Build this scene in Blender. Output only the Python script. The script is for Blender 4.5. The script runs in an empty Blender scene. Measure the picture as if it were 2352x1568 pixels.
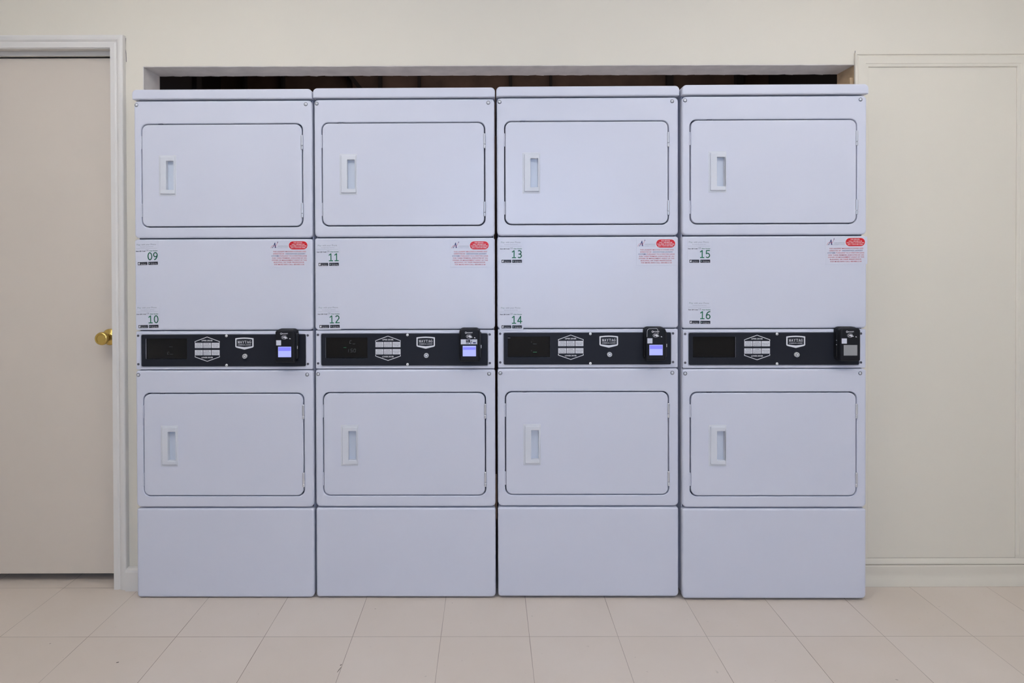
import bpy, bmesh, math, random
from mathutils import Vector, Matrix
from mathutils.geometry import tessellate_polygon
random.seed(7)
C = bpy.context.scene.collection
PI = math.pi

# ------------------------------------------------------------------ camera
W_PX, H_PX = 2352.0, 1568.0
FPX, CX, CY = 1342.0, 1118.0, 612.0       # focal length and principal point in photo pixels
CAM_Z, ROLL, PITCH = 1.288, 0.003, 0.007
cam_d = bpy.data.cameras.new('camera')
cam = bpy.data.objects.new('camera', cam_d); C.objects.link(cam)
cam_d.sensor_fit = 'HORIZONTAL'; cam_d.sensor_width = 36.0
cam_d.lens = 36.0 * FPX / W_PX
cam_d.shift_x = (W_PX / 2 - CX) / W_PX
cam_d.shift_y = -(H_PX / 2 - CY) / W_PX
cam_d.clip_start = 0.02
CAM_R = Matrix.Rotation(PI / 2 - PITCH, 4, 'X') @ Matrix.Rotation(-ROLL, 4, 'Z')
cam.matrix_world = Matrix.Translation((0, 0, CAM_Z)) @ CAM_R
bpy.context.scene.camera = cam

def at(px, py, Y):
    """world X, Z of a measured photo point that lies at distance Y"""
    d = CAM_R @ Vector(((px - CX) / FPX, -(py - CY) / FPX, -1.0))
    return d.x / d.y * Y, CAM_Z + d.z / d.y * Y

# ------------------------------------------------------------------ world, lights, exposure
sc = bpy.context.scene
sc.view_settings.view_transform = 'Standard'
sc.view_settings.look = 'None'
sc.view_settings.gamma = 1.0
sc.view_settings.use_curve_mapping = False
sc.view_settings.exposure = 0.0
world = bpy.data.worlds.new('world'); sc.world = world; world.use_nodes = True
world.node_tree.nodes['Background'].inputs[0].default_value = (0.55, 0.68, 1.0, 1)
world.node_tree.nodes['Background'].inputs[1].default_value = 1.0

def area(name, loc, rot, sx, sy, power, col):
    d = bpy.data.lights.new(name, 'AREA'); d.shape = 'RECTANGLE'; d.size = sx; d.size_y = sy
    d.energy = power; d.color = col
    o = bpy.data.objects.new(name, d); C.objects.link(o); o.location = loc; o.rotation_euler = rot
    return o
# daylight through the high window behind the camera, plus two added unseen uplights that brighten the ceiling and upper wall
area('window_daylight', (0.45, -2.52, 1.70), (PI / 2, 0, 0), 2.3, 1.5, 47, (0.52, 0.67, 1.0))
area('added_uplight', (-1.1, 0.8, 2.33), (PI, 0, 0), 1.2, 0.16, 39, (0.97, 0.975, 1.0))
area('added_uplight', (1.5, 0.8, 2.33), (PI, 0, 0), 1.2, 0.16, 39, (0.97, 0.975, 1.0))
area('added_utility_fill', (0.2, 3.1, 2.68), (0, 0, 0), 2.2, 0.3, 5, (1.0, 0.82, 0.75))  # added fill that lifts the dark recess, no known lamp there

# ------------------------------------------------------------------ materials
def mat(name, col, rough=0.5, metal=0.0, spec=0.5, coat=0.0, bump=0.0, bscale=60, mott=0.0, mscale=2.0, emit=None, estr=1.0):
    m = bpy.data.materials.new(name); m.use_nodes = True
    nt = m.node_tree; b = nt.nodes['Principled BSDF']
    b.inputs['Base Color'].default_value = (*col, 1)
    b.inputs['Roughness'].default_value = rough
    b.inputs['Metallic'].default_value = metal
    b.inputs['Specular IOR Level'].default_value = spec
    b.inputs['Coat Weight'].default_value = coat
    if emit:
        b.inputs['Emission Color'].default_value = (*emit, 1); b.inputs['Emission Strength'].default_value = estr
    tc = nt.nodes.new('ShaderNodeTexCoord')
    if mott > 0:
        n = nt.nodes.new('ShaderNodeTexNoise'); n.inputs['Scale'].default_value = mscale; n.inputs['Detail'].default_value = 5
        nt.links.new(tc.outputs['Object'], n.inputs['Vector'])
        r = nt.nodes.new('ShaderNodeMapRange'); r.inputs[1].default_value = .3; r.inputs[2].default_value = .7
        r.inputs[3].default_value = 1 - mott; r.inputs[4].default_value = 1 + mott * .4
        nt.links.new(n.outputs['Fac'], r.inputs[0])
        mx = nt.nodes.new('ShaderNodeMix'); mx.data_type = 'RGBA'; mx.blend_type = 'MULTIPLY'
        mx.inputs[0].default_value = 1; mx.inputs[6].default_value = (*col, 1)
        nt.links.new(r.outputs[0], mx.inputs[7]); nt.links.new(mx.outputs[2], b.inputs['Base Color'])
    if bump > 0:
        n2 = nt.nodes.new('ShaderNodeTexNoise'); n2.inputs['Scale'].default_value = bscale; n2.inputs['Detail'].default_value = 3
        nt.links.new(tc.outputs['Object'], n2.inputs['Vector'])
        bp = nt.nodes.new('ShaderNodeBump'); bp.inputs['Strength'].default_value = bump; bp.inputs['Distance'].default_value = .002
        nt.links.new(n2.outputs['Fac'], bp.inputs['Height']); nt.links.new(bp.outputs['Normal'], b.inputs['Normal'])
    return m

M = {}
M['enamel'] = mat('white_enamel', (0.655, 0.665, 0.745), rough=0.30, spec=0.45, bump=0.05, bscale=14, mott=.012, mscale=3)
M['seamdark'] = mat('dark_feet_and_seam_shade', (0.085, 0.09, 0.125), rough=0.7)  # dark for feet and latch, and painted shade inside the panel seams
M['pull'] = mat('cream_plastic', (0.67, 0.68, 0.715), rough=0.4)
M['cup'] = mat('pale_blue_plastic_cup', (0.62, 0.66, 0.73), rough=0.3)
M['steel'] = mat('steel', (0.62, 0.63, 0.66), rough=0.3, metal=0.6)
M['washer'] = mat('dull_steel', (0.20, 0.21, 0.24), rough=0.45, metal=0.7)
M['darkscrew'] = mat('dark_screw', (0.10, 0.10, 0.12), rough=0.4, metal=0.5)
M['brightscrew'] = mat('bright_screw', (0.86, 0.86, 0.85), rough=0.35, metal=0.4)
M['membrane'] = mat('charcoal_membrane', (0.018, 0.0195, 0.026), rough=0.42, spec=0.15)
M['glass'] = mat('dark_display_glass', (0.004, 0.004, 0.005), rough=0.12, spec=0.4)
M['segment'] = mat('dim_display_segment', (0.10, 0.11, 0.11), rough=0.5)
M['greenseg'] = mat('green_display_segment', (0.03, 0.16, 0.08), rough=0.5, emit=(0.02, .2, .07), estr=.4)
M['printwhite'] = mat('white_print', (0.78, 0.78, 0.80), rough=0.5)
M['printgrey'] = mat('grey_print', (0.27, 0.28, 0.32), rough=0.6)
M['printdark'] = mat('dark_grey_print', (0.10, 0.10, 0.12), rough=0.6)
M['printblack'] = mat('black_print', (0.012, 0.012, 0.022), rough=0.5)
M['printgreen'] = mat('green_print', (0.0, 0.15, 0.065), rough=0.5)
M['printteal'] = mat('faded_teal_print', (0.24, 0.33, 0.33), rough=0.6)
M['printnavy'] = mat('navy_print', (0.03, 0.035, 0.16), rough=0.5)
M['printred'] = mat('red_print', (0.55, 0.045, 0.05), rough=0.5)
M['pill'] = mat('red_sticker_ink', (0.66, 0.008, 0.018), rough=0.4)
M['paper'] = mat('sticker_paper', (0.66, 0.67, 0.745), rough=0.35)
M['button'] = mat('button_label', (0.68, 0.68, 0.71), rough=0.5)
M['reader'] = mat('black_plastic', (0.010, 0.0105, 0.013), rough=0.45, spec=.2, bump=.15, bscale=500)
M['readerdark'] = mat('black_plastic_slot', (0.006, 0.006, 0.007), rough=0.4)
M['screenhi'] = mat('lit_screen_pale', (0.1, 0.1, 0.2), rough=.3, emit=(0.42, 0.47, 1.0), estr=.88)
M['screenlo'] = mat('lit_screen_deep', (0.1, 0.1, 0.2), rough=.3, emit=(0.19, 0.19, 1.0), estr=.9)
M['screenoff'] = mat('unlit_screen', (0.30, 0.30, 0.30), rough=.35)
M['wall'] = mat('cream_wall_paint', (0.75, 0.695, 0.585), rough=0.55, spec=.3, bump=.06, bscale=90, mott=.015, mscale=1.5)
M['trim'] = mat('white_trim_paint', (0.745, 0.71, 0.66), rough=0.4, spec=.4, bump=.05, bscale=40, mott=.03, mscale=6)
M['soffit'] = mat('unpainted_drywall_edge', (0.76, 0.71, 0.66), rough=0.8, mott=.15, mscale=14)
M['door'] = mat('beige_door_paint', (0.68, 0.60, 0.51), rough=0.45, spec=.3, mott=.03, mscale=2)
M['brass'] = mat('polished_brass', (0.72, 0.52, 0.16), rough=0.18, metal=1.0)
M['wood'] = mat('bare_pine', (0.56, 0.40, 0.24), rough=0.7, mott=.2, mscale=25)
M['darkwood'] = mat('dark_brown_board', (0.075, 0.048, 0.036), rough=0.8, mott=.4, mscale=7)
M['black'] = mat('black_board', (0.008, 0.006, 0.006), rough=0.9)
M['ceiling'] = mat('ceiling_paint', (0.78, 0.77, 0.75), rough=0.9)
M['crack'] = mat('dark_crack', (0.16, 0.15, 0.16), rough=1.0)
M['jointshade'] = mat('joint_crack_and_shadow', (0.40, 0.36, 0.29), rough=1.0)  # brown for the cap crack and the baseboard's painted shadow lines
M['chip'] = mat('floor_chip', (0.12, 0.10, 0.08), rough=1.0)
M['addeduplightglass'] = mat('added_uplight_diffuser', (0.8, 0.8, 0.8), rough=.5, emit=(1.0, .93, .84), estr=3)

def floor_mat():
    m = bpy.data.materials.new('vinyl_tile_floor'); m.use_nodes = True
    nt = m.node_tree; N = nt.nodes; L = nt.links; b = N['Principled BSDF']
    def math_(op, a, bb=None, c=None):
        n = N.new('ShaderNodeMath'); n.operation = op
        for i, v in enumerate((a, bb, c)):
            if v is None: continue
            if isinstance(v, (int, float)): n.inputs[i].default_value = v
            else: L.new(v, n.inputs[i])
        return n.outputs[0]
    tc = N.new('ShaderNodeTexCoord'); mp = N.new('ShaderNodeMapping'); mp.vector_type = 'TEXTURE'
    # a tile corner sits here; the grid is turned a fraction of a degree
    gx, gy = TILE_O
    mp.inputs['Location'].default_value = (gx, gy, 0); mp.inputs['Rotation'].default_value = (0, 0, -0.003)
    mp.inputs['Scale'].default_value = (.3048, .3048, 1)
    L.new(tc.outputs['Object'], mp.inputs['Vector'])
    sp = N.new('ShaderNodeSeparateXYZ'); L.new(mp.outputs[0], sp.inputs[0])
    def dist(o):
        f = math_('FRACT', o); return math_('MINIMUM', f, math_('SUBTRACT', 1.0, f))
    dx, dy = dist(sp.outputs[0]), dist(sp.outputs[1])
    nz = N.new('ShaderNodeTexNoise'); nz.inputs['Scale'].default_value = 2.3; nz.inputs['Detail'].default_value = 2
    L.new(mp.outputs[0], nz.inputs['Vector'])
    wid = math_('MULTIPLY_ADD', nz.outputs['Fac'], 0.0046, 0.0008)
    gap = math_('LESS_THAN', math_('MINIMUM', dx, math_('MULTIPLY', dy, 1.05)), wid)
    # per-tile tone
    fl = N.new('ShaderNodeVectorMath'); fl.operation = 'FLOOR'; L.new(mp.outputs[0], fl.inputs[0])
    wn = N.new('ShaderNodeTexWhiteNoise'); wn.noise_dimensions = '2D'; L.new(fl.outputs[0], wn.inputs['Vector'])
    n1 = N.new('ShaderNodeTexNoise'); n1.inputs['Scale'].default_value = 3.0; n1.inputs['Detail'].default_value = 6; n1.inputs['Roughness'].default_value = .6
    L.new(tc.outputs['Object'], n1.inputs['Vector'])
    n2 = N.new('ShaderNodeTexNoise'); n2.inputs['Scale'].default_value = 55; n2.inputs['Detail'].default_value = 3
    L.new(tc.outputs['Object'], n2.inputs['Vector'])
    cr = N.new('ShaderNodeMix'); cr.data_type = 'RGBA'
    cr.inputs[6].default_value = (0.62, 0.53, 0.445, 1); cr.inputs[7].default_value = (0.68, 0.60, 0.53, 1)
    t = math_('ADD', math_('MULTIPLY', wn.outputs['Value'], .35), math_('MULTIPLY', math_('SUBTRACT', n1.outputs['Fac'], .18), 1.0))
    L.new(t, cr.inputs[0]); cr.clamp_factor = True
    # small scuffs
    sc_ = math_('GREATER_THAN', n2.outputs['Fac'], .735)
    c2 = N.new('ShaderNodeMix'); c2.data_type = 'RGBA'; L.new(math_('MULTIPLY', sc_, .35), c2.inputs[0])
    L.new(cr.outputs[2], c2.inputs[6]); c2.inputs[7].default_value = (.36, .31, .27, 1)
    c3 = N.new('ShaderNodeMix'); c3.data_type = 'RGBA'; nf = N.new('ShaderNodeTexNoise'); nf.inputs['Scale'].default_value = 1.3; L.new(tc.outputs['Object'], nf.inputs['Vector'])
    L.new(math_('MULTIPLY', gap, math_('MULTIPLY_ADD', nf.outputs['Fac'], 1.5, -.1)), c3.inputs[0]); c3.clamp_factor = True
    L.new(c2.outputs[2], c3.inputs[6]); c3.inputs[7].default_value = (.19, .14, .105, 1)
    L.new(c3.outputs[2], b.inputs['Base Color'])
    b.inputs['Roughness'].default_value = .5; b.inputs['Specular IOR Level'].default_value = .35
    return m
_x, _ = at(1216.0, 1463.5, 2.003)
TILE_O = (_x, 2.003)
M['floor'] = floor_mat()

# ------------------------------------------------------------------ mesh builder
class MB:
    def __init__(s): s.v = []; s.f = []; s.mi = []; s.mats = []
    def m(s, key):
        if key not in s.mats: s.mats.append(key)
        return s.mats.index(key)
    def add(s, vs, fs, key):
        o = len(s.v); s.v += [tuple(p) for p in vs]; k = s.m(key)
        for f in fs: s.f.append([o + i for i in f]); s.mi.append(k)
    def box(s, x0, x1, y0, y1, z0, z1, key):
        vs = [(x, y, z) for x in (x0, x1) for y in (y0, y1) for z in (z0, z1)]
        s.add(vs, [(0, 1, 3, 2), (4, 6, 7, 5), (0, 4, 5, 1), (2, 3, 7, 6), (0, 2, 6, 4), (1, 5, 7, 3)], key)
    def poly(s, pts, y, key, flip=False):
        """flat print: polygon in the x-z plane at depth y"""
        vs = [(p[0], y, p[1]) for p in pts]
        tris = tessellate_polygon([[Vector((p[0], p[1], 0)) for p in pts]])
        s.add(vs, [tuple(t) for t in tris], key)
    def rect(s, x0, x1, z0, z1, y, key): s.add([(x0, y, z0), (x1, y, z0), (x1, y, z1), (x0, y, z1)], [(0, 1, 2, 3)], key)
    def line(s, pts, w, y, key, closed=False):
        n = len(pts); rng = range(n if closed else n - 1)
        for i in rng:
            a = Vector(pts[i]); b = Vector(pts[(i + 1) % n]); d = (b - a)
            if d.length < 1e-9: continue
            d.normalize(); q = Vector((-d.y, d.x)) * w / 2; e = d * w * .3
            a2, b2 = a - e, b + e
            s.add([(p.x, y, p.y) for p in (a2 - q, b2 - q, b2 + q, a2 + q)], [(0, 1, 2, 3)], key)
    def lathe(s, cx, cz, prof, key, n=24):
        """prof: (radius, y) pairs, axis along y"""
        vs = []; fs = []
        for r, y in prof:
            for k in range(n):
                a = 2 * PI * k / n; vs.append((cx + r * math.cos(a), y, cz + r * math.sin(a)))
        for i in range(len(prof) - 1):
            for k in range(n):
                fs.append((i * n + k, i * n + (k + 1) % n, (i + 1) * n + (k + 1) % n, (i + 1) * n + k))
        fs.append(tuple(range(n))); fs.append(tuple((len(prof) - 1) * n + k for k in range(n)))
        s.add(vs, fs, key)
    def vcyl(s, cx, cy, r, z0, z1, key, n=14):
        vs = []; fs = []
        for z, rr in ((z0, r * .7), (z0 + r * .4, r), (z1 - r * .4, r), (z1, r * .7)):
            for k in range(n): a = 2 * PI * k / n; vs.append((cx + rr * math.cos(a), cy + rr * math.sin(a), z))
        for i in range(3):
            for k in range(n): fs.append((i * n + k, i * n + (k + 1) % n, (i + 1) * n + (k + 1) % n, (i + 1) * n + k))
        fs.append(tuple(range(n))); fs.append(tuple(3 * n + k for k in range(n)))
        s.add(vs, fs, key)
    def rings(s, rs, key, cap0=True, cap1=True):
        n = len(rs[0]); vs = [p for r in rs for p in r]; fs = []
        for i in range(len(rs) - 1):
            for k in range(n): fs.append((i * n + k, i * n + (k + 1) % n, (i + 1) * n + (k + 1) % n, (i + 1) * n + k))
        if cap0: fs.append(tuple(range(n)))
        if cap1: fs.append(tuple((len(rs) - 1) * n + k for k in range(n)))
        s.add(vs, fs, key)
    def plate(s, x0, x1, z0, z1, yf, yb, key, rc=.01, fl=.004, hole=None, hrc=.02, hfl=.003, hyb=None, rcs=None, nf=4, back=True):
        """pressed sheet plate facing -y, rounded corners, rolled edge; optional rounded opening"""
        def rr(d, y):
            return [(x, y, z) for x, z in rrect(x0 + d, x1 - d, z0 + d, z1 - d, [max(r - d, .0004) for r in (rcs or [rc] * 4)])]
        prof = [(0, yb)] + [(fl * (1 - math.cos(a)), yf + fl * (1 - math.sin(a))) for a in [k * PI / 2 / nf for k in range(nf + 1)]]
        outer = [rr(d, y) for d, y in prof] + [rr(fl + .0015, yf)]
        if not hole:
            s.rings(outer, key, cap0=back); return
        hx0, hx1, hz0, hz1 = hole
        def hr(d, y): return [(x, y, z) for x, z in rrect(hx0 - d, hx1 + d, hz0 - d, hz1 + d, [hrc + d] * 4)]
        hyb = yb if hyb is None else hyb
        hp = [(hfl + .0015, yf)] + [(hfl * (1 - math.sin(a)), yf + hfl * (1 - math.cos(a))) for a in [k * PI / 2 / nf for k in range(nf + 1)]] + [(0, hyb)]
        inner = [hr(d, y) for d, y in hp]
        s.rings(outer, key, cap0=False, cap1=False); s.rings(inner, key, cap0=False, cap1=False)
        for a, b in ((outer[-1], inner[0]), (outer[0], inner[-1])):
            if b is inner[-1] and hyb != yb: continue
            pts = list(a) + list(b)
            tris = tessellate_polygon([[Vector((p[0], p[2], 0)) for p in a], [Vector((p[0], p[2], 0)) for p in b]])
            s.add(pts, [tuple(t) for t in tris], key)
    def build(s, name, parent=None, smooth=True, ang=32, fix=True):
        me = bpy.data.meshes.new(name); bm = bmesh.new()
        bv = [bm.verts.new(p) for p in s.v]; bm.verts.ensure_lookup_table()
        for f, k in zip(s.f, s.mi):
            try: fc = bm.faces.new([bv[i] for i in f])
            except ValueError: continue
            fc.material_index = k; fc.smooth = smooth
        if fix:
            bmesh.ops.remove_doubles(bm, verts=bm.verts, dist=1e-6)
            bmesh.ops.recalc_face_normals(bm, faces=bm.faces)
        bm.to_mesh(me); bm.free()
        for k in s.mats: me.materials.append(M[k])
        if smooth: me.set_sharp_from_angle(angle=math.radians(ang))
        o = bpy.data.objects.new(name, me); C.objects.link(o)
        if parent: o.parent = parent
        return o

def rrect(x0, x1, z0, z1, rs, n=6):
    """rounded rectangle outline, rs = radii bottom-left, bottom-right, top-right, top-left"""
    pts = []
    for (cx, cz, r, a0) in ((x0, z0, rs[0], PI), (x1, z0, rs[1], 1.5 * PI), (x1, z1, rs[2], 0), (x0, z1, rs[3], .5 * PI)):
        sx = 1 if cx == x0 else -1; sz = 1 if cz == z0 else -1
        ox, oz = cx + sx * r, cz + sz * r
        for k in range(n + 1):
            a = a0 + k * PI / 2 / n; pts.append((ox + r * math.cos(a), oz + r * math.sin(a)))
    return pts

_tc = {}
def text2d(t, bold=0.0):
    key = (t, bold)
    if key in _tc: return _tc[key]
    cu = bpy.data.curves.new('t', 'FONT'); cu.body = t; cu.size = 1; cu.resolution_u = 3; cu.offset = bold
    ob = bpy.data.objects.new('t', cu); C.objects.link(ob)
    dg = bpy.context.evaluated_depsgraph_get(); me = bpy.data.meshes.new_from_object(ob.evaluated_get(dg))
    vs = [(v.co.x, v.co.y) for v in me.vertices]; fs = [tuple(p.vertices) for p in me.polygons]
    C.objects.unlink(ob); bpy.data.objects.remove(ob); bpy.data.curves.remove(cu); bpy.data.meshes.remove(me)
    _tc[key] = (vs, fs); return _tc[key]

def put_text(mb, t, x0, x1, zb, h, y, key, bold=0.0, cap=.70, tilt=0.0, pivot=None):
    """text stretched between x0 and x1, baseline zb, capital height h"""
    vs, fs = text2d(t, bold)
    if not vs: return
    mx0 = min(v[0] for v in vs); mx1 = max(v[0] for v in vs)
    k = (x1 - x0) / (mx1 - mx0); kz = h / cap
    mb.add([(x0 + (v[0] - mx0) * k, y, zb + v[1] * kz) for v in vs], fs, key)

# hand-drawn serif capitals on a 0..1 cell (lists of polygons)
def serif(ch):
    def bar(a, b, w0, w1=None):
        w1 = w1 or w0
        return [(a[0] - w0 / 2, a[1]), (a[0] + w0 / 2, a[1]), (b[0] + w1 / 2, b[1]), (b[0] - w1 / 2, b[1])]
    def foot(x, z, w, up): return [(x - w / 2, z), (x + w / 2, z), (x + w / 2, z + .09 * up), (x - w / 2, z + .09 * up)]
    P = []
    if ch == 'M':
        P = [bar((.14, 0), (.14, 1), .09), bar((.84, 0), (.84, 1), .2), bar((.5, 0), (.19, 1), .14, .2), bar((.47, 0), (.80, 1), .09, .1),
             foot(.14, 0, .28, 1), foot(.84, 0, .32, 1), foot(.1, .91, .22, 1), foot(.86, .91, .28, 1)]
    elif ch == 'A':
        P = [bar((.14, 0), (.47, 1), .09), bar((.80, 0), (.50, 1), .24, .18), [(.24, .28), (.7, .28), (.68, .38), (.28, .38)],
             foot(.14, 0, .3, 1), foot(.80, 0, .38, 1)]
    elif ch == 'Y':
        P = [bar((.5, 0), (.5, .5), .2), bar((.5, .42), (.18, 1), .2, .22), bar((.53, .42), (.84, 1), .09), foot(.5, 0, .4, 1), foot(.17, .91, .36, 1), foot(.84, .91, .3, 1)]
    elif ch == 'T':
        P = [bar((.5, 0), (.5, 1), .2), foot(.5, 0, .4, 1), [(.05, .9), (.95, .9), (.95, 1), (.05, 1)], [(.05, .7), (.11, .7), (.15, .92), (.05, .92)], [(.95, .7), (.89, .7), (.85, .92), (.95, .92)]]
    elif ch == 'G':
        out = [(.5 + .46 * math.cos(a), .5 + .52 * math.sin(a)) for a in [math.radians(40 + k * 14) for k in range(20)]]
        inn = [(.54 + .25 * math.cos(a), .5 + .43 * math.sin(a)) for a in [math.radians(40 + k * 14) for k in range(20)]]
        for k in range(19): P.append([out[k], out[k + 1], inn[k + 1], inn[k]])
        P += [[(.70, .04), (.9, .1), (.9, .46), (.70, .46)], [(.58, .40), (.99, .40), (.99, .48), (.58, .48)], [(.83, .68), (.9, .68), (.9, 1.0), (.83, .98)]]
    return P
def put_serif(mb, word, x0, x1, zb, h, y, key, slant=0.0):
    n = len(word); w = (x1 - x0) / n
    for i, ch in enumerate(word):
        for p in serif(ch):
            mb.add([(x0 + (i + .03 + a * .94) * w + slant * b * h, y, zb + b * h) for a, b in p], [tuple(range(len(p)))], key)

def arc(cx, cz, rx, rz, a0, a1, n=14):
    return [(cx + rx * math.cos(math.radians(a0 + (a1 - a0) * k / n)), cz + rz * math.sin(math.radians(a0 + (a1 - a0) * k / n))) for k in range(n + 1)]
DIGIT = {   # pen strokes on a 1 x 1.5 cell
    '0': [arc(.5, .75, .40, .68, 0, 360, 28)],
    '1': [[(.12, 1.16), (.52, 1.43)], [(.52, 1.43), (.52, .06)], [(.12, .06), (.90, .06)]],
    '2': [arc(.47, 1.05, .36, .38, 150, -28, 14) + [(.62, .66), (.12, .08)], [(.12, .08), (.92, .08)]],
    '3': [arc(.42, 1.09, .38, .34, 125, -90, 14), arc(.42, .42, .43, .35, 90, -128, 14), [(.30, .76), (.46, .76)]],
    '4': [[(.70, .04), (.70, 1.43)], [(.70, 1.43), (.06, .42)], [(.06, .42), (.98, .42)]],
    '5': [[(.84, 1.42), (.20, 1.42)], [(.20, 1.42), (.16, .82)] , [(.16, .80), (.30, .87)] + arc(.42, .48, .42, .41, 85, -130, 16)],
    '6': [arc(.50, .46, .38, .39, 0, 360, 22), arc(.86, .56, .74, .88, 88, 175, 12)],
    '9': [arc(.48, 1.03, .38, .40, 0, 360, 22), arc(.12, .94, .74, .88, 5, -80, 12)],
}
def put_number(mb, t, x0, x1, z0, z1, y, key):
    n = len(t); cw = (x1 - x0) / n; w = cw * .90; h = (z1 - z0) / 1.5; pen = cw * .19
    for i, ch in enumerate(t):
        ox = x0 + i * cw + (cw - w) * (0 if i == 0 else 1)
        for st in DIGIT[ch]:
            mb.line([(ox + a * w, z0 + b * h) for a, b in st], pen, y, key)

# ------------------------------------------------------------------ tagging
def tag(o, label=None, cat=None, group=None, kind=None):
    if label: o['label'] = label
    if cat: o['category'] = cat
    if group: o['group'] = group
    if kind: o['kind'] = kind
    return o
def struct(mb, name, **k): return tag(mb.build(name, **k), kind='structure')

# ================================================================== THE ROOM
WY, WT = 2.318, 0.115            # face of the wall and its thickness
XL, XR, YF, ZC = -3.25, 3.45, -2.6, 2.75
ox0 = at(328, 180, WY)[0]; ox1 = at(1965, 170, WY)[0]
oz = at(1118, 150, WY)[1]
CYF = 2.294                       # face of the door casing
dx1 = at(253, 700, CYF)[0]; dx0 = dx1 - 0.82
dz1 = at(250, 109.5, CYF)[1]
m = MB(); m.box(XL, XR, YF, 3.75, -.05, 0, 'floor'); floor = struct(m, 'floor', smooth=False)
m = MB(); m.box(XL, XR, YF, 3.75, ZC, ZC + .05, 'ceiling'); struct(m, 'ceiling', smooth=False)
m = MB()
m.box(XL, dx0 - .02, WY, WY + WT, 0, ZC, 'wall')
m.box(dx0 - .02, dx1 + .02, WY, WY + WT, dz1 + .02, ZC, 'wall')
m.box(dx1 + .02, ox0, WY, WY + WT, 0, ZC, 'wall')
m.box(ox1, XR, WY, WY + WT, 0, ZC, 'wall')
m.box(ox0, ox1, WY, WY + WT, oz, ZC, 'wall')
wall = struct(m, 'wall_back', smooth=False)
# unpainted reveal of the opening: rough drywall edge along the top and the left, bare stud on the right
m = MB()
n = 90; top = []
for i in range(n + 1):
    x = ox0 + (ox1 - ox0) * i / n
    top.append((x, random.uniform(-.0012, .0012)))
for i in range(n):
    (a, ja), (b, jb) = top[i], top[i + 1]
    z = oz - .0025
    jf0, jf1 = ja * .5, jb * .5
    vs = [(a, WY + .001, z + jf0), (b, WY + .001, z + jf1), (b, WY + WT + ja * 2, z - .001 + jb), (a, WY + WT + ja * 2, z - .001 + ja), (a, WY + .001, oz), (b, WY + .001, oz), (b, WY + WT, oz), (a, WY + WT, oz)]
    m.add(vs, [(0, 1, 2, 3), (0, 4, 5, 1), (2, 6, 7, 3)], 'soffit')
m.box(ox0, ox0 + .003, WY + .001, WY + WT, 1.2, oz - .003, 'soffit')
o = m.build('opening_reveal', parent=wall, smooth=False, fix=False)
m = MB()
m.box(ox1 - .004, ox1, WY + .004, WY + WT, 1.2, oz - .003, 'wood')
m.box(ox1 - .016, ox1 - .004, WY + .010, WY + .022, 1.2, oz - .05, 'wood')
m.add([(ox1 - .004, WY + .03, 1.9), (ox1 - .004, WY + WT - .005, 1.9), (ox1 - .004, WY + WT - .005, 2.02), (ox1 - .004, WY + .03, 1.975),
       (ox1 - .014, WY + .03, 1.9), (ox1 - .014, WY + WT - .005, 1.9), (ox1 - .010, WY + WT - .005, 2.0), (ox1 - .010, WY + .03, 1.97)],
      [(4, 5, 6, 7), (0, 4, 7, 3), (3, 7, 6, 2), (1, 5, 6, 2), (0, 1, 5, 4)], 'wood')
m.build('framing_stud', parent=wall, smooth=False)
# hairline cracks at the top corners of the trims
def crack(pts, w, Y, name):
    m = MB(); m.line([at(px, py, Y) for px, py in pts], w, Y - .0008, 'crack')
    return m.build(name, parent=wall, smooth=False, fix=False)
crack([(289, 88), (288.3, 102), (288.2, 112), (290, 124), (290.6, 142)], .0022, WY, 'crack')
crack([(1964, 117), (1963, 126), (1964.5, 131), (1962.3, 140)], .0022, WY, 'crack')

# side walls, the wall behind the camera with its window, and the utility space behind the opening
m = MB(); m.box(XL - .1, XL, YF, 3.75, 0, ZC, 'wall'); struct(m, 'wall_left', smooth=False)
m = MB(); m.box(XR, XR + .1, YF, 3.75, 0, ZC, 'wall'); struct(m, 'wall_right', smooth=False)
wx0, wx1, wz0, wz1 = -.75, 1.65, .9, 2.5
m = MB()
m.box(XL, wx0, YF - .12, YF, 0, ZC, 'wall'); m.box(wx1, XR, YF - .12, YF, 0, ZC, 'wall')
m.box(wx0, wx1, YF - .12, YF, 0, wz0, 'wall'); m.box(wx0, wx1, YF - .12, YF, wz1, ZC, 'wall')
struct(m, 'wall_front', smooth=False)
m = MB()
for a, b, c, d in ((wx0, wx0 + .05, wz0, wz1), (wx1 - .05, wx1, wz0, wz1), (wx0, wx1, wz0, wz0 + .05), (wx0, wx1, wz1 - .05, wz1), (.43, .47, wz0, wz1)):
    m.box(a, b, YF - .09, YF - .03, c, d, 'trim')
struct(m, 'window_1', smooth=False)
for k, x in enumerate((-1.1, 1.5)):  # made-up fixtures, never in view, that carry the added uplights
    t = bpy.data.objects.new('added_uplight_fixture', None); C.objects.link(t); t.location = (x, .8, 2.28)
    m = MB(); m.box(-.62, .62, -.09, .09, 0, .01, 'trim'); m.box(-.62, .62, -.095, -.085, 0, .04, 'trim'); m.box(-.62, .62, .085, .095, 0, .04, 'trim'); m.build('trough', t, smooth=False)
    for q in (-.5, .5):
        m = MB(); m.vcyl(q, 0, .004, .008, ZC - 2.281, 'steel'); m.build('added_uplight_rod', t)
    tag(t, ('added white uplight, out of view on the door side of the room', 'added white uplight, out of view on the side away from the door')[k], 'ceiling light', 'added unseen uplights')
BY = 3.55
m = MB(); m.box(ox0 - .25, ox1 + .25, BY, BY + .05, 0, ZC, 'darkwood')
m.box(ox0 - .3, ox0 - .25, WY + WT, BY + .05, 0, ZC, 'black'); m.box(ox1 + .25, ox1 + .3, WY + WT, BY + .05, 0, ZC, 'black')
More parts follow.
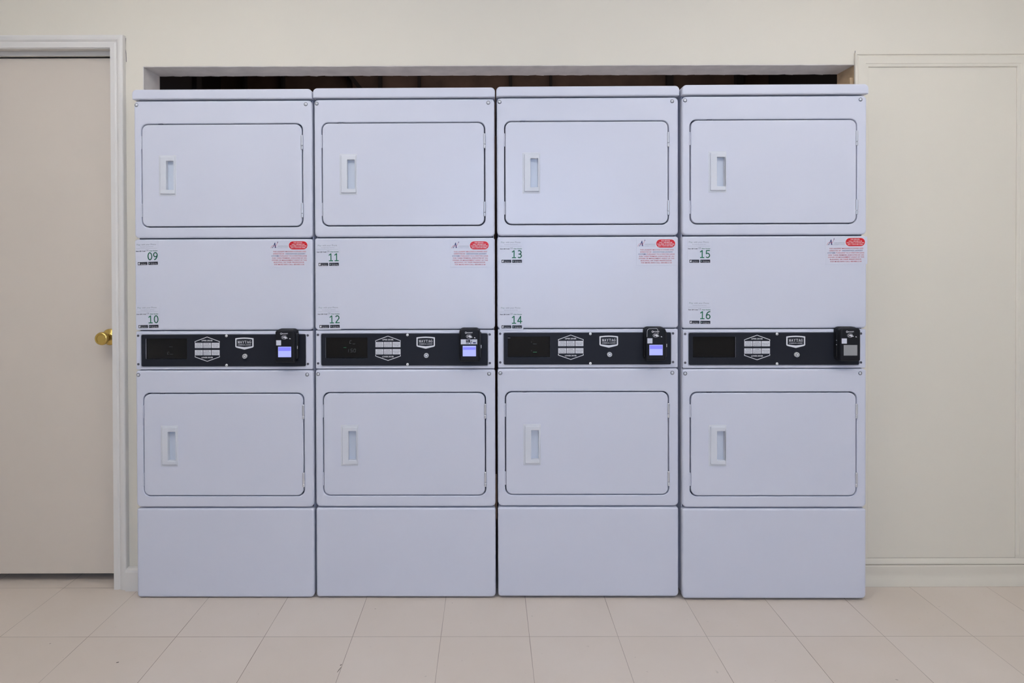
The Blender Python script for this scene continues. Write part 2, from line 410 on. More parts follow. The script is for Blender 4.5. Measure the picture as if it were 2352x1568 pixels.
m.box(ox0 - .25, ox1 + .25, WY + WT + .001, BY, ZC - .03, ZC - .001, 'black')
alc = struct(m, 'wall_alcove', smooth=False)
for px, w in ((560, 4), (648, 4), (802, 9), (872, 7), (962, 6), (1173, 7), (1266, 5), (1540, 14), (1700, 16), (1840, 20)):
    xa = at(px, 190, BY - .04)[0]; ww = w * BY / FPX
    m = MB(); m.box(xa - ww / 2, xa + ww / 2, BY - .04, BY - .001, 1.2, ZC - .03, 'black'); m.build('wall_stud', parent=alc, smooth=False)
m = MB(); a = at(806, 176, BY - .06); b = at(828, 204, BY - .06)
d = (Vector(b) - Vector(a)).normalized(); q = Vector((-d.y, d.x)) * .012
p = [Vector(a) - d * .2, Vector(b) + d * .3]
vs = [(w_.x, y, w_.y) for y in (BY - .07, BY - .045) for w_ in (p[0] - q, p[1] - q, p[1] + q, p[0] + q)]
m.add(vs, [(0, 1, 2, 3), (4, 5, 6, 7), (0, 1, 5, 4), (2, 3, 7, 6), (1, 2, 6, 5), (0, 3, 7, 4)], 'black'); m.build('diagonal_brace', parent=alc, smooth=False)
# dark lobby behind the door
m = MB(); m.box(dx0 - .4, dx1 + .12, 2.75, 2.8, 0, ZC, 'black'); m.box(dx1 + .06, dx1 + .1, WY + WT, 2.75, 0, ZC, 'black'); struct(m, 'wall_lobby', smooth=False)

# ------------------------------------------------------------------ door, jamb, casing
m = MB(); m.plate(dx0 + .002, dx1 - .002 + .012, .034, dz1 - .0185, 2.357, 2.392, 'door', rc=.001, fl=.0015, nf=2)
door = struct(m, 'door_1')
m = MB()
kx, kz = at(254, 773.5, 2.357)
R_ = [(.0330, 2.357), (.0330, 2.353), (.0300, 2.349), (.0170, 2.347), (.0135, 2.343), (.0115, 2.338), (.0112, 2.328), (.0135, 2.325), (.0150, 2.324),
      (.0135, 2.3225), (.0150, 2.321), (.0215, 2.316), (.0258, 2.309), (.0262, 2.303), (.0240, 2.297), (.0200, 2.2945), (.0165, 2.2955), (.0130, 2.2962), (.004, 2.2955)]
m.lathe(kx, kz, R_, 'brass', n=40); m.build('door_knob', parent=door, ang=50)
# jambs and stop
m = MB()
m.box(dx0 - .02, dx1 + .02, WY - .018, WY + WT, dz1 + .004, dz1 + .022, 'trim')
m.box(dx1 + .003, dx1 + .02, WY - .018, WY + WT, 0, dz1 + .004, 'trim'); m.box(dx0 - .02, dx0 - .003, WY - .018, WY + WT, 0, dz1 + .004, 'trim')
m.box(dx0 - .003, dx1 + .003, 2.340, 2.3535, dz1 - .0145, dz1 + .004, 'trim')
struct(m, 'trim_1', smooth=False)
def casing(name, xl, xr, zt, prof, Yw, zb=0.0, legs=(True, True), key='trim'):
    m = MB()
    def ring(fn): return [fn(u, t) for u, t in prof]
    r = []
    if legs[1]: r.append(ring(lambda u, t: (xr + u, Yw - t, zb)))
    r.append(ring(lambda u, t: (xr + u, Yw - t, zt + u)))
    r.append(ring(lambda u, t: (xl - u, Yw - t, zt + u)))
    if legs[0]: r.append(ring(lambda u, t: (xl - u, Yw - t, zb)))
    m.rings(r, key); return struct(m, name, ang=18)
cp = [(0, 0), (0, .013), (.002, .0155), (.006, .017), (.020, .018), (.0235, .0155), (.0265, .0150), (.029, .0165), (.033, .0195), (.038, .0210), (.046, .0215), (.050, .0205), (.0525, .018), (.0535, .013), (.0535, 0)]
casing('trim_2', dx0, dx1, dz1, cp, WY)
# short baseboard between the casing and the first dryer
def board(name, xa, xb, prof, Yw, key='trim'):
    m = MB(); m.rings([[(x, Yw - t, z) for t, z in prof] for x in (xa, xb)], key); return struct(m, name, ang=18)
bz = at(295, 1308, WY - .03)[1]
sp_ = [(0, 0), (.030, 0), (.030, bz - .012), (.027, bz - .004), (.018, bz), (0, bz)]
board('baseboard_left', dx1 + .0540, ox0 + .02, sp_, WY)
z1 = at(2150, 1283, WY - .008)[1]; z2 = at(2150, 1298, WY - .012)[1]
rp = [(0, 0), (.014, 0), (.0135, .012), (.010, .030), (.0085, .042), (.0095, .055), (.0125, z2 - .008), (.0125, z2 - .003), (.0105, z2), (.0065, z2 + .0005),
      (.0070, z2 + .006), (.0040, z1 - .006), (.0022, z1 - .001), (0, z1)]
board('baseboard_right', ox1 + .006, XR, rp, WY, key='wall')
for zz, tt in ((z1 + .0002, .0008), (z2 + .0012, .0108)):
    m = MB(); m.box(ox1 + .01, XR - .01, WY - tt, WY - .0001, zz - .0009, zz + .0009, 'jointshade'); m.build('joint_shadow_line', parent=wall, smooth=False)  # dark strips: crack at the cap, ledge shadow painted as a line
# flat mouldings on the infilled panel to the right
xa = at(1967, 600, WY - .006)[0]; xi = at(1995, 600, WY - .006)[0]; xr_ = at(2336, 600, WY - .006)[0]
zt0 = at(2150, 153, WY - .006)[1]; zt1 = at(2150, 121, WY - .006)[1]
w_ = zt1 - zt0
fp = [(0, 0), (0, .003), (.002, .005), (.012, .0060), (.013, .0075), (w_ - .014, .0080), (w_ - .011, .0045), (w_ - .009, .0045), (w_ - .006, .0085), (w_, .0085), (w_, 0)]
zb_ = at(2340, 1274, WY - .006)[1]
casing('trim_3', xi, xr_, zt0, fp, WY, zb=zb_, key='wall')
m = MB(); m.box(xi - w_ , xi + .0, WY - .002, WY - .0005, z1 + .001, zb_, 'wall'); struct(m, 'trim_4', smooth=False)
m = MB(); m.box(xr_, xr_ + w_, WY - .003, WY - .0005, z1 + .001, zb_ - .0012, 'wall'); struct(m, 'trim_5', smooth=False)
# chips in the floor
def chip(px, py, L_, w, a):
    Y = CAM_Z / ((CAM_Z - at(px, py, 1.0)[1])); X = at(px, py, Y)[0]
    m = MB(); n = 12; vs = [(X + L_ * math.cos(t) * math.cos(a) - w * math.sin(t) * math.sin(a), Y + L_ * math.cos(t) * math.sin(a) + w * math.sin(t) * math.cos(a), .0006) for t in [2 * PI * k / n for k in range(n)]]
    m.add(vs, [tuple(range(n))], 'chip'); m.build('chip_mark', parent=floor, smooth=False, fix=False)
for c in ((270, 1521, .0045, .0022, .3), (783, 1527, .004, .0018, 1.2), (779, 1538, .014, .0012, 1.3), (115, 1478, .003, .001, .5), (862, 1398, .003, .0008, .3), (2060, 1561, .004, .001, -.5), (1222, 1415, .0015, .001, 0), (1039, 1385, .0015, .001, 0)): chip(*c)

# ================================================================== THE DRYERS
W = .688
K = 0.0016662
def lz(py): return at(515, py, 2.236)[1]            # height of a row measured on the first dryer
def lx(px): return (px - 311.0) / 600.0
def screw(mb, x, z, y, r, k1, k2):
    mb.lathe(x, z, [(r, y + .002), (r, y), (r * .8, y - .0008), (r * .74, y - .0004)], k2, n=18)
    mb.lathe(x, z, [(r * .70, y), (r * .66, y - .0016), (r * .45, y - .0026), (r * .15, y - .003)], k1, n=14)
DX0, DX1 = .032, .648

def pull_mb(x0, z0, z1):
    x1 = x0 + .060
    m = MB()
    m.plate(x0 - .006, x1 + .001, z0 - .002, z1 + .002, -.0022, .0005, 'pull', rc=.002, fl=.001, nf=2, hole=(x0 + .004, x1 - .004, z0 + .008, z1 - .008), hrc=.002, hfl=.0005)
    m.plate(x0, x1 - .002, z0 + .005, z1 - .004, -.0075, .0005, 'pull', rc=.003, fl=.003, hole=(x0 + .024, x0 + .053, z0 + .021, z1 - .021), hrc=.002, hfl=.0015, hyb=.0080)
    # cup
    m.box(x0 + .022, x0 + .055, .0080, .0090, z0 + .02, z1 - .02, 'cup')
    return m

def door_part(root, name, z0, z1, hz0, hz1):
    """door with recessed pull, hinge barrels"""
    hx = .103
    m = MB()
    m.plate(DX0, DX1, z0, z1, -.0015, .018, 'enamel', rc=.024, fl=.003, hole=(hx + .002, hx + .056, hz0 + .012, hz1 - .012), hrc=.003, hfl=.0004)
    d = m.build(name, root)
    pull_mb(hx, hz0, hz1).build('handle', d)
    m = MB(); m.box(DX0 + .062, DX0 + .078, .0005, .010, z1 + .0004, z1 + .0038, 'seamdark'); m.build('latch', d, smooth=False)
    for f0, f1 in ((z1 - .097, z1 - .041), (z0 + .032, z0 + .088)):
        m = MB(); x = DX1 + .0015
        m.vcyl(x, -.0015, .0046, f0, f0 + .014, 'steel'); m.vcyl(x, -.0015, .0046, f0 + .0148, f1, 'steel')
        m.box(x - .008, x, .000, .0012, f0 + .014, f1 - .002, 'steel')
        m.build('hinge', d)
        m = MB(); m.plate(DX0 - .0055, DX0 - .0012, f0 + .004, f1 - .002, -.0008, .004, 'enamel', rc=.0012, fl=.0005, nf=2); m.build('hinge_plug', d)
    return d

def front_panel(root, name, z0, z1, dz0, dz1_, tr, br, sz):
    m = MB(); g = .0042
    m.plate(0, W, z0, z1, 0, .022, 'enamel', rcs=[br, br, tr, tr], fl=.007, nf=5, hole=(DX0 - g, DX1 + g, dz0 - g, dz1_ + g), hrc=.026, hfl=.0035)
    p = m.build(name, root)
    for x in (.0105, W - .0235):
        m = MB(); screw(m, x, sz, 0, .0074, 'steel', 'washer'); m.build('screw', p)
    return p

def make_dryer():
    root = bpy.data.objects.new('stacked_dryer', None); C.objects.link(root)
    m = MB(); m.plate(.003, W - .003, .012, 1.915, .0245, .70, 'enamel', rc=.004, fl=.003, nf=2)
    for fx in (.05, W - .05):
        m.vcyl(fx, .07, .02, 0, .012, 'seamdark'); m.vcyl(fx, .64, .02, 0, .012, 'seamdark')
    m.build('cabinet', root)
    m = MB(); m.plate(.006, W - .006, .014, 1.912, .0225, .0245, 'seamdark', rc=.004, fl=.0005, nf=1); m.build('seam_shade_slab', root)  # dark slab added behind the panels, paints the shade in their seams
    m = MB(); m.plate(-.002, W + .002, lz(228), at(515, 204.4, 2.228)[1], -.008, .69, 'enamel', rcs=[.002, .002, .016, .016], fl=.004, nf=5); m.build('top_lid', root)
    front_panel(root, 'upper_front_panel', lz(546.3), lz(230.6), lz(519.3), lz(285.8), .016, .016, lz(240))
    door_part(root, 'upper_door', lz(519.3), lz(285.8), lz(448.5), lz(357))
    m = MB(); m.plate(0, W, lz(758), lz(549), 0, .022, 'enamel', rcs=[.010, .014, .010, .008], fl=.006, nf=5); m.build('access_panel', root)
    front_panel(root, 'lower_front_panel', lz(1165), lz(850.6), lz(1137.4), lz(904.8), .010, .018, lz(860.5))
    door_part(root, 'lower_door', lz(1137.4), lz(904.8), lz(1069.5), lz(978))
    m = MB(); m.plate(0, W, .004, lz(1168), 0, .022, 'enamel', rcs=[.012, .016, .008, .008], fl=.007, nf=5); m.build('kick_panel', root)
    # --- control panel
    wx = (lx(334.5), lx(431)); wz = (lz(824.5), lz(777))
    m = MB(); m.plate(.002, W - .002, lz(848.6), lz(760.4), .001, .022, 'enamel', rc=.004, fl=.003, hole=(wx[0], wx[1], wz[0], wz[1]), hrc=.002, hfl=.0004)
    cp_ = m.build('control_panel', root)
    mx0, mx1, mz0, mz1 = lx(325), lx(702) + .008, lz(841.3), lz(768)
    m = MB(); m.plate(mx0 - .0035, mx1 + .0035, mz0 - .0035, mz1 + .0035, -.0008, .001, 'enamel', rc=.007, fl=.0015, nf=2, hole=(mx0, mx1, mz0, mz1), hrc=.005, hfl=.0004)
    m.build('bezel', cp_)
    m = MB(); m.plate(mx0 + .0003, mx1 - .0003, mz0 + .0003, mz1 - .0003, -.0006, .0008, 'membrane', rc=.005, fl=.0004, nf=2, hole=(wx[0], wx[1], wz[0], wz[1]), hrc=.002, hfl=.0004, hyb=.006)
    m.build('faceplate', cp_)
    for x in (.0105, W - .0205):
        for z in (lz(770.5), lz(836)):
            m = MB(); m.lathe(x, z, [(.0046, .002), (.0046, .0002), (.0036, -.0007), (.0018, -.0004)], 'darkscrew', n=14); m.build('screw', cp_)
    for z in (lz(771), lz(838.5)):
        m = MB(); m.lathe(lx(523), z, [(.0052, 0), (.0050, -.0016), (.0034, -.0028), (.001, -.003)], 'brightscrew', n=16)
        m.rect(lx(523) - .0012, lx(523) + .0012, z - .0014, z + .0006, -.0032, 'washer'); m.build('screw', cp_)
    m = MB(); yy = -.0010; S_ = lambda px, py: (lx(px) + .004, lz(py))
    hw = 1.35 / 600
    m.line([S_(447.6, 786.2), S_(447.6, 784), S_(475.9, 773.6), S_(504.4, 784), S_(504.4, 786.2)], hw, yy, 'printwhite')
    put_text(m, 'UPPER DRYER', S_(463, 0)[0], S_(488.6, 0)[0], lz(783.4), 3.1 * K, yy, 'printwhite', bold=.02)
    m.build('program_label', cp_, smooth=False, fix=False); m = MB()
    m.line([S_(447.6, 816.8), S_(447.6, 819.4), S_(475.9, 829.4), S_(504.4, 819.4), S_(504.4, 816.8)], hw, yy, 'printwhite')
    put_text(m, 'LOWER DRYER', S_(462.7, 0)[0], S_(489.2, 0)[0], lz(822.2), 3.1 * K, yy, 'printwhite', bold=.02)
    m.build('program_label', cp_, smooth=False, fix=False)
    txt = (('WHITES', '& COLORS', 'HIGH HEAT'), ('PERM.', 'PRESS', 'MEDIUM HEAT'), ('DELICATES', 'LOW HEAT'))
    for r0, r1 in ((787, 799), (803.5, 815.5)):
        for (c0, c1), tt in zip(((447.2, 465.6), (466.8, 484.8), (486.2, 504.7)), txt):
            m = MB(); (xa, za), (xb, zb) = S_(c0, r1), S_(c1, r0)
            m.plate(xa, xb, za, zb, -.0014, -.0004, 'button', rc=.0006, fl=.0003, nf=1)
            if len(tt) == 3: rows = ((790.3 - 787, tt[0], .62), (793.9 - 787, tt[1], .78), (797.4 - 787, tt[2], .80))
            else: rows = ((792.6 - 787, tt[0], .82), (796.2 - 787, tt[1], .66))
            for off, t_, fr in rows:
                w2 = (xb - xa) * fr / 2; xm = (xa + xb) / 2
                put_text(m, t_, xm - w2, xm + w2, zb - off * K, 1.7 * K, -.0017, 'printdark', bold=.01)
            m.build('button', cp_, smooth=False, fix=False)
    # badge
    m = MB(); B = lambda px, py: (lx(px) + .004, lz(py))
    outer = [(541.3, 777.4), (541.9, 776.6)] + [(542 + 41 * t, 776.5 - 1.5 * math.sin(PI * t)) for t in (.15, .3, .5, .7, .85)] + [(583, 776.6), (583.6, 777.4),
             (583.6, 795.6), (582.4, 797.4), (580, 798.4), (562.5, 802.7), (545, 798.4), (542.6, 797.4), (541.3, 795.6)]
    inner = [(544.1, 779.4)] + [(544.1 + 36.7 * t, 779.1 - 1.3 * math.sin(PI * t)) for t in (.15, .3, .5, .7, .85)] + [(580.8, 779.4), (580.8, 794.9), (562.5, 797.0), (544.1, 794.9)]
    po = [B(*p) for p in outer]; pi_ = [B(*p) for p in inner]
    m.rings([[(x, -.0004, z) for x, z in po], [(x, -.0014, z) for x, z in po]], 'printwhite', cap0=True, cap1=False)
    pts = [(x, -.0014, z) for x, z in po] + [(x, -.0014, z) for x, z in pi_]
    m.add(pts, [tuple(t) for t in tessellate_polygon([[Vector((x, z, 0)) for x, z in po], [Vector((x, z, 0)) for x, z in pi_]])], 'printwhite')
    m.poly([B(*p) for p in inner], -.0013, 'membrane')
    put_serif(m, 'MAYTAG', B(546.6, 0)[0], B(578.6, 0)[0], lz(788.4), 6.2 * K, -.0016, 'printwhite')
    put_text(m, 'COMMERCIAL LAUNDRY', B(547, 0)[0], B(578.4, 0)[0], lz(792.8), 2.0 * K, -.0016, 'printwhite', bold=.02)
    m.build('badge', cp_, smooth=False, fix=False)
    m = MB(); kx_, kz_ = B(564, 817.8)
    m.lathe(kx_, kz_, [(.0092, 0), (.0092, -.0060), (.0082, -.0085), (.0062, -.0085), (.0060, -.0050)], 'brightscrew', n=24)
    m.lathe(kx_, kz_, [(.0060, -.0050), (.0060, -.0078), (.0038, -.0079)], 'washer', n=24); m.lathe(kx_, kz_, [(.0036, -.0075), (.0036, -.0088), (.0008, -.0089)], 'brightscrew', n=20)
    m.build('key_lock', cp_)
    m = MB(); m.plate(wx[0] - .001, wx[1] + .001, wz[0] - .001, wz[1] + .001, .006, .008, 'glass', rc=.001, fl=.0003, nf=1); m.build('display_window', cp_)
    return root

def kids(o): return [c for c in C.objects if c.parent == o]
def copy_tree(o, parent=None):
    c = o.copy(); C.objects.link(c)
    if parent: c.parent = parent
    for k in kids(o): copy_tree(k, c)
    return c

def make_reader(root, cx, kind, tilt=0.0):
    """payment terminal standing off the control panel"""
    z1, w, h, d = 1.0365, .0750, .1235, .041
    x0, x1, z0 = cx - w / 2, cx + w / 2, z1 - h
    m = MB(); m.plate(x0, x1, z0, z1, -d, -.0014, 'reader', rcs=[.007, .007, .012, .012], fl=.007, nf=5)
    m.plate(x0 - .002, x1 + .002, z0 + .012, z1 + .002, -.020, -.0012, 'reader', rcs=[.004, .004, .016, .016], fl=.003)
    r = m.build('card_reader', root)
    m = MB(); m.plate(x1 - .004, x1 + .0065, z0 + .012, z1 - .014, -.027, -.010, 'readerdark', rc=.005, fl=.003)
    m.box(x1 + .0045, x1 + .0068, -.0275, -.0265, z0 + .05, z0 + .062, 'steel'); m.build('card_slot', r)
    y = -d - .0004
    P = lambda px, py: (cx + (px - 658.6) / 608, z1 - (py - 756.0) / 608)
    # printed marks
    m = MB(); c0 = P(650.3, 764.3)
    ring = [(c0[0] + .0032 * math.cos(2 * PI * k / 6), c0[1] + .0032 * math.sin(2 * PI * k / 6)) for k in range(6)]
    m.line(ring, .0014, y, 'printwhite', closed=True)
    put_text(m, 'KIOSOFT', P(652.8, 0)[0], P(665.8, 0)[0], P(0, 765.6)[1], 2.5 / 608, y, 'printwhite', bold=.02)
    o_ = P(657.3, 772.7)
    m.line([(o_[0] + 6.3 / 608 * math.cos(2 * PI * k / 24), o_[1] + 4.3 / 608 * math.sin(2 * PI * k / 24)) for k in range(2, 23)], .0008, y, 'printwhite')
    for r_ in (2.0, 3.4, 4.8):
        m.line([(P(658.2, 0)[0] - r_ / 608 * math.cos(t), o_[1] + r_ * .75 / 608 * math.sin(t)) for t in [math.radians(-42 + k * 14) for k in range(7)]], .0011, y, 'printwhite')
    m.poly([P(656, 771), P(659, 770), P(665, 774), P(665, 775.4), P(661.5, 774.8), P(660, 776), P(657.5, 774.5)], y, 'printwhite')
    m.poly([P(669, 774.8), P(671, 775), P(672.6, 776.8), P(669, 776.6)], y, 'printwhite')
    m.build('printed_marks', r, smooth=False, fix=False)
    # pale sticker
    (sx0, sz1_), (sx1, sz0_) = P(638.6, 779.4), P(650, 791)
    m = MB()
    if kind == 2:
        (sx1, sz0_) = P(676, 790.6)
        m.plate(sx0, sx1, sz0_, sz1_, -d - .0004, -d + .0006, 'paper', rc=.0005, fl=.0002, nf=1)
        q = lambda a, b, c, e, k_: m.rect(sx0 + a, sx0 + b, sz0_ + c, sz0_ + e, -d - .0007, k_)
        q(.0195, .0275, .007, .0172, 'printblack'); q(.0222, .0248, .0110, .0155, 'printwhite'); q(.0195, .0300, .0018, .0050, 'printgrey')
        q(.0370, .0425, .0155, .0172, 'printblack'); q(.0370, .0425, .0080, .0110, 'printblack'); q(.0285, .0350, .006, .0172, 'printblack'); q(.036, .039, .002, .007, 'printnavy')
        q(.0455, .0565, .0035, .0080, 'printnavy')
    else:
        m.plate(sx0, sx1, sz0_, sz1_, -d - .0004, -d + .0006, 'paper', rc=.0005, fl=.0002, nf=1)
    m.build('reader_sticker', r, smooth=False)
    (a0, b1), (a1, b0) = P(643.0, 794.2), P(673.2, 818)
    m = MB()
    if kind == 4:
        m.plate(a0, a1, b0, b1, -d - .0005, -d + .001, 'screenoff', rc=.0004, fl=.0002, nf=1)
    else:
        m.plate(a0, a1, b0, b1, -d - .0005, -d + .001, 'screenhi', rc=.0004, fl=.0002, nf=1)
        k_ = (b1 - b0)
        m.rect(a0 + .0015, a1 - .0015, b0 + k_ * (.60 if kind != 2 else .62), b1 - k_ * (.06 if kind != 2 else .13), -d - .0008, 'screenlo')
    sc_ = m.build('screen', r, smooth=False)
    if kind == 4: sc_['label'] = 'unlit grey screen'
    else: sc_['label'] = 'lit blue screen'
    if kind == 3:
        m = MB(); w3 = [P(637.5, 776), P(637.8, 764), P(639, 760), P(642, 757.6), P(659, 757.2), P(661.4, 758.6), P(662.4, 762), P(662.6, 767), P(663, 770)]
        m.line(w3, .0010, y - .0006, 'printwhite'); m.build('scratch_line', r, smooth=False, fix=False)
    if kind == 4:
        m = MB()
        # two bright status dots on the left flank
        for yy_, zz in ((-.020, .972), (-.020, .9885)): m.box(x0 - .0032, x0 - .0019, yy_ - .0016, yy_ + .0016, zz - .001, zz + .001, 'printwhite')
        m.build('status_light', r, smooth=False)
    r.location = (0, 0, 0)
    return r

def pay_sticker(root, num, ox, oz, tilt):
    """small sheet: origin = upper left corner at local (ox, oz); QR area stays blank"""
    m = MB(); u = 1 / 602.0
    y = -.0009
    w, h = 55 * u, 60 * u
    m.plate(0, w, -h, 0, -.0005, .0, 'paper', rc=.003, fl=.0002, nf=1)
    X = lambda p: (p - 311) * u
    Z = lambda p: -(p - 552) * u
    put_text(m, 'Pay', X(315), X(323.5), Z(562.4), 3.3 * u, y, 'printteal')
    put_text(m, 'with your Phone', X(325.5), X(359.3), Z(562.4), 3.3 * u, y, 'printgrey')
    put_text(m, 'Download App & Add Value', X(322.5), X(353.5), Z(566.9), 1.5 * u, y, 'printgrey')
    m.rect(X(313), X(362), Z(570.3), Z(570.0), y, 'printgrey')
    put_text(m, 'Scan QR Code', X(312.6), X(334.3), Z(577.0), 2.2 * u, y, 'printblack', bold=.03)
    put_text(m, 'OR', X(335.3), X(342.2), Z(576.6), 3.9 * u, y, 'printgrey')
    put_text(m, 'Enter Number', X(344), X(363.2), Z(576.8), 2.1 * u, y, 'printgreen', bold=.03)
    put_number(m, num, X(339.2), X(363.0), Z(597.0), Z(579.4), y, 'printgreen')
    m.poly(rrect(X(316), X(338.2), Z(608), Z(601), [.0015] * 4), y, 'printblack')
    m.poly(rrect(X(340.3), X(362.7), Z(608), Z(601), [.0015] * 4), y, 'printblack')
    m.poly([(X(319) + 1.9 * u * math.cos(t), Z(604.7) + 2.1 * u * math.sin(t)) for t in [2 * PI * k / 12 for k in range(12)]], y - .0003, 'printwhite')
    m.poly([(X(319.8) + .7 * u * math.cos(t), Z(602.2) + .5 * u * math.sin(t)) for t in [2 * PI * k / 8 for k in range(8)]], y - .0003, 'printwhite')
    put_text(m, 'Download on the', X(322.5), X(335), Z(603.6), .9 * u, y - .0003, 'printgrey')
    put_text(m, 'App Store', X(322.5), X(335.5), Z(606.8), 1.9 * u, y - .0003, 'printwhite')
    m.poly([(X(341.8), Z(606.4)), (X(341.8), Z(602.6)), (X(345.2), Z(604.5))], y - .0003, 'printteal')
    put_text(m, 'GET IT ON', X(346.7), X(354), Z(603.5), .9 * u, y - .0003, 'printgrey')
    put_text(m, 'Google Play', X(346.7), X(361), Z(606.4), 1.9 * u, y - .0003, 'printwhite')
    o = m.build('payment_sticker', root, smooth=False, fix=False)
    o.location = (ox, -.0003, oz); o.rotation_euler = (0, -tilt, 0)
    o['label'] = 'payment sticker with green number ' + num
    return o

_svc = None
def service_sticker(root, ox, oz, tilt):
    global _svc
    if _svc is None:
        m = MB(); u = 1 / 602.0; y = -.0009
        X = lambda p: (p - 619) * u
        Z = lambda p: -(p - 551.5) * u
        m.plate(0, 94 * u, -62 * u, 0, -.0005, 0, 'paper', rc=.002, fl=.0002, nf=1)
        # logo: serif A with a rising arrow
        A = lambda px, py: (X(px), Z(py))
        m.poly([A(626, 568.6), A(631.4, 557), A(632, 558.6), A(627.2, 568.6)], y, 'printnavy')
        m.poly([A(631, 557.2), A(632.2, 557), A(634.2, 568.8), A(632.0, 568.8), A(630.6, 560)], y, 'printnavy')
        m.poly([A(624.6, 568.4), A(628, 568.4), A(628, 569.2), A(624.6, 569.2)], y, 'printnavy')
        m.poly([A(630.8, 568.4), A(635, 568.4), A(635, 569.2), A(630.8, 569.2)], y, 'printnavy')
        m.line([A(622.2, 569.8), A(625.2, 564.6), A(627.4, 564.0), A(633.6, 565.2), A(636, 561), A(638, 556.8)], .0010, y - .0001, 'printred')
        m.poly([A(638.9, 554.4), A(639.2, 557.4), A(637.0, 556.4)], y - .0002, 'printnavy')
        put_text(m, 'AADVANTAGE', X(638), X(662), Z(566.2), 2.0 * u, y, 'printgrey')
        put_text(m, 'LAUNDRY SYSTEMS', X(636.5), X(662), Z(569.6), 1.3 * u, y, 'printgrey')
        m.poly(rrect(X(663.2), X(708.4), Z(573.8), Z(553.4), [.0168] * 4), y, 'printwhite')
        m.poly(rrect(X(664.2), X(707.4), Z(572.9), Z(554.3), [.0153] * 4), y - .0002, 'pill')
        for t, a, b, c in (('FOR SERVICE:', 675.5, 695.5, 558.6), ('CALL 1-800-880-2138', 671, 700.5, 562.5), ('TOLL-FREE, 24 HOURS PER', 666.3, 705.5, 566.2), ('DAY, 7 DAYS PER WEEK', 669, 703, 570)):
            put_text(m, t, X(a), X(b), Z(c), 2.2 * u, y - .0004, 'printwhite', bold=.02)
        for t, a, b, c in (('THIS LAUNDRY MACHINE IS OWNED AND', 627.3, 704, 579.2), ('OPERATED BY', 627.3, 654, 584.2), ('PURSUANT TO A WRITTEN LEASE', 643, 706, 589.2),
                           ('FOR THESE PREMISES, EXECUTED BY AN', 625.5, 705, 594.2), ('OWNER OR MANAGEMENT AGENT OF THIS', 624.5, 705.5, 599), ('BUILDING, OR THEIR PREDECESSOR', 629, 699.5, 603.9),
                           ('FOR MORE INFO CALL: 800-880-2138', 630, 699.5, 608.8)):
            put_text(m, t, X(a), X(b), Z(c), 2.7 * u, y, 'printred', bold=.004)
        put_text(m, 'AADVANTAGE LAUNDRY', X(656), X(702.5), Z(584.2), 2.7 * u, y, 'printnavy', bold=.004)
        put_text(m, 'SYSTEMS', X(623.5), X(641.5), Z(589.2), 2.7 * u, y, 'printnavy', bold=.004)
        _svc = m.build('service_sticker', root, smooth=False, fix=False); o = _svc
    else:
        o = _svc.copy(); C.objects.link(o); o.parent = root
    o.location = (ox, -.0003, oz); o.rotation_euler = (0, -tilt, 0)
    return o

UNITS = [  # left edge px, extra depth, z lift, width factor, label
    (311.0, 0.0, 0.0, .993, 'white stacked double dryer numbered 09 and 10, beside the beige door'),
    (724.0, 0.0, .002, 1.001, 'white stacked double dryer numbered 11 and 12, with a strip of stickers on its reader'),
    (1142.6, 0.0, .0045, 1.003, 'white stacked double dryer numbered 13 and 14, between the dryers numbered 12 and 16'),
    (1567.5, -.012, .004, 1.010, 'white stacked double dryer numbered 15 and 16, with an unlit grey reader screen'),
]
proto = make_dryer()
roots = []
for i, (px, ey, ez, sx, lab) in enumerate(UNITS):
    o = proto if i == 0 else None
    roots.append(o)
for i in range(1, 4): roots[i] = copy_tree(proto)
SC = []
for i, (px, ey, ez, sx, lab) in enumerate(UNITS):
    o = roots[i]
    Y = 2.23
    for _ in range(4):
        X = at(px, 800, Y)[0]; Y = 2.23 - .007 * X + ey
    o.location = (X, Y, ez); o.rotation_euler = (0, 0, -.007); o.scale = (sx, 1, 1)
    tag(o, lab, 'clothes dryer', 'stacked dryers in the wall opening')
    SC.append((X, Y, ez, sx))

def local(i, px, py):
    X0, Y0, ez, sx = SC[i]
    Y = Y0
    for _ in range(3):
        X, Z = at(px, py, Y); Y = Y0 - .007 * (X - X0)
    return (X - X0) / sx, Z - ez
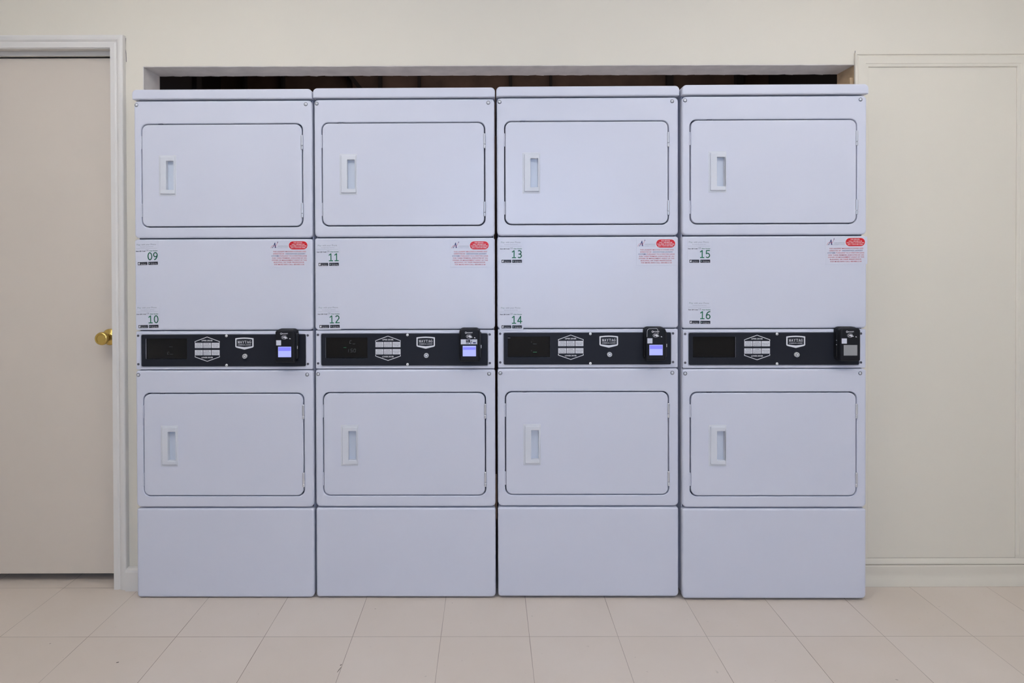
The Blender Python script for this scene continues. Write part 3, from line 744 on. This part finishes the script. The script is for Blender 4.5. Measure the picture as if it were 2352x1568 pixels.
# payment stickers: photo position of the middle of each green number, tilt
PAY = [(0, '09', 351, 588.2, .025), (0, '10', 352.5, 733, .02), (1, '11', 766.5, 590.5, .012), (1, '12', 768.6, 733, .012), (2, '13', 1187, 583.5, .0), (2, '14', 1187, 734, .0), (3, '15', 1619, 583.2, .0), (3, '16', 1619.5, 723.5, -.012)]
for i, num, px, py, tl in PAY:
    a, b = local(i, px, py)
    ox, oz_ = -(351 - 311) / 602.0, (588.2 - 552) / 602.0
    pay_sticker(roots[i], num, a + ox * math.cos(tl) - oz_ * math.sin(tl), b + ox * math.sin(tl) + oz_ * math.cos(tl), tl)
for i, px, py, tl in ((0, 619, 551.5, .0), (1, 1034, 551.5, .0), (2, 1461.5, 547.2, .0), (3, 1895.5, 544.2, .006)):
    a, b = local(i, px, py); service_sticker(roots[i], a, b, tl)
for i, cx in enumerate((.5935, .5920, .5920, .6040)):
    make_reader(roots[i], cx, i + 1)
# dim readouts
cps = [next(c for c in kids(r) if c.name.startswith('control_panel')) for r in roots]
def seg(mb, ch, x, z, w, h, y, key, s=.12):
    D = {'0': 'abcdef', '1': 'bc', '5': 'acdfg', 'C': 'afed', '-': 'g'}[ch]
    L_ = {'a': ((0, h), (w, h)), 'b': ((w, h), (w, h / 2)), 'c': ((w, h / 2), (w, 0)), 'd': ((0, 0), (w, 0)), 'e': ((0, 0), (0, h / 2)), 'f': ((0, h / 2), (0, h)), 'g': ((0, h / 2), (w, h / 2))}
    for k in D:
        (a, b), (c, d_) = L_[k]; mb.line([(x + a + b * s, z + b), (x + c + d_ * s, z + d_)], .0011, y, key)
m = MB()
seg(m, 'C', .131, .977, .006, .011, .0052, 'segment'); m.rect(.142, .152, .975, .9762, .0052, 'segment')
seg(m, '1', .120, .944, .006, .012, .0052, 'segment'); seg(m, '5', .134, .944, .0065, .012, .0052, 'segment'); seg(m, '0', .146, .944, .0065, .012, .0052, 'segment')
m.rect(.107, .118, .961, .9622, .0052, 'greenseg')
m.build('readout', cps[1], smooth=False, fix=False)
m = MB()
m.rect(.136, .150, .971, .9722, .0052, 'segment'); m.rect(.136, .150, .939, .9406, .0052, 'greenseg')
m.rect(.1290, .1302, .976, .980, .0052, 'segment'); m.rect(.1290, .1302, .944, .947, .0052, 'segment'); m.rect(.040, .049, .9935, .9955, .0052, 'printgrey')
m.build('readout', cps[2], smooth=False, fix=False)
m = MB(); m.rect(.128, .142, .967, .968, .0052, 'segment'); m.rect(.131, .143, .9385, .9395, .0052, 'segment'); seg(m, 'C', .121, .939, .006, .008, .0052, 'segment')
m.build('readout', cps[0], smooth=False, fix=False)
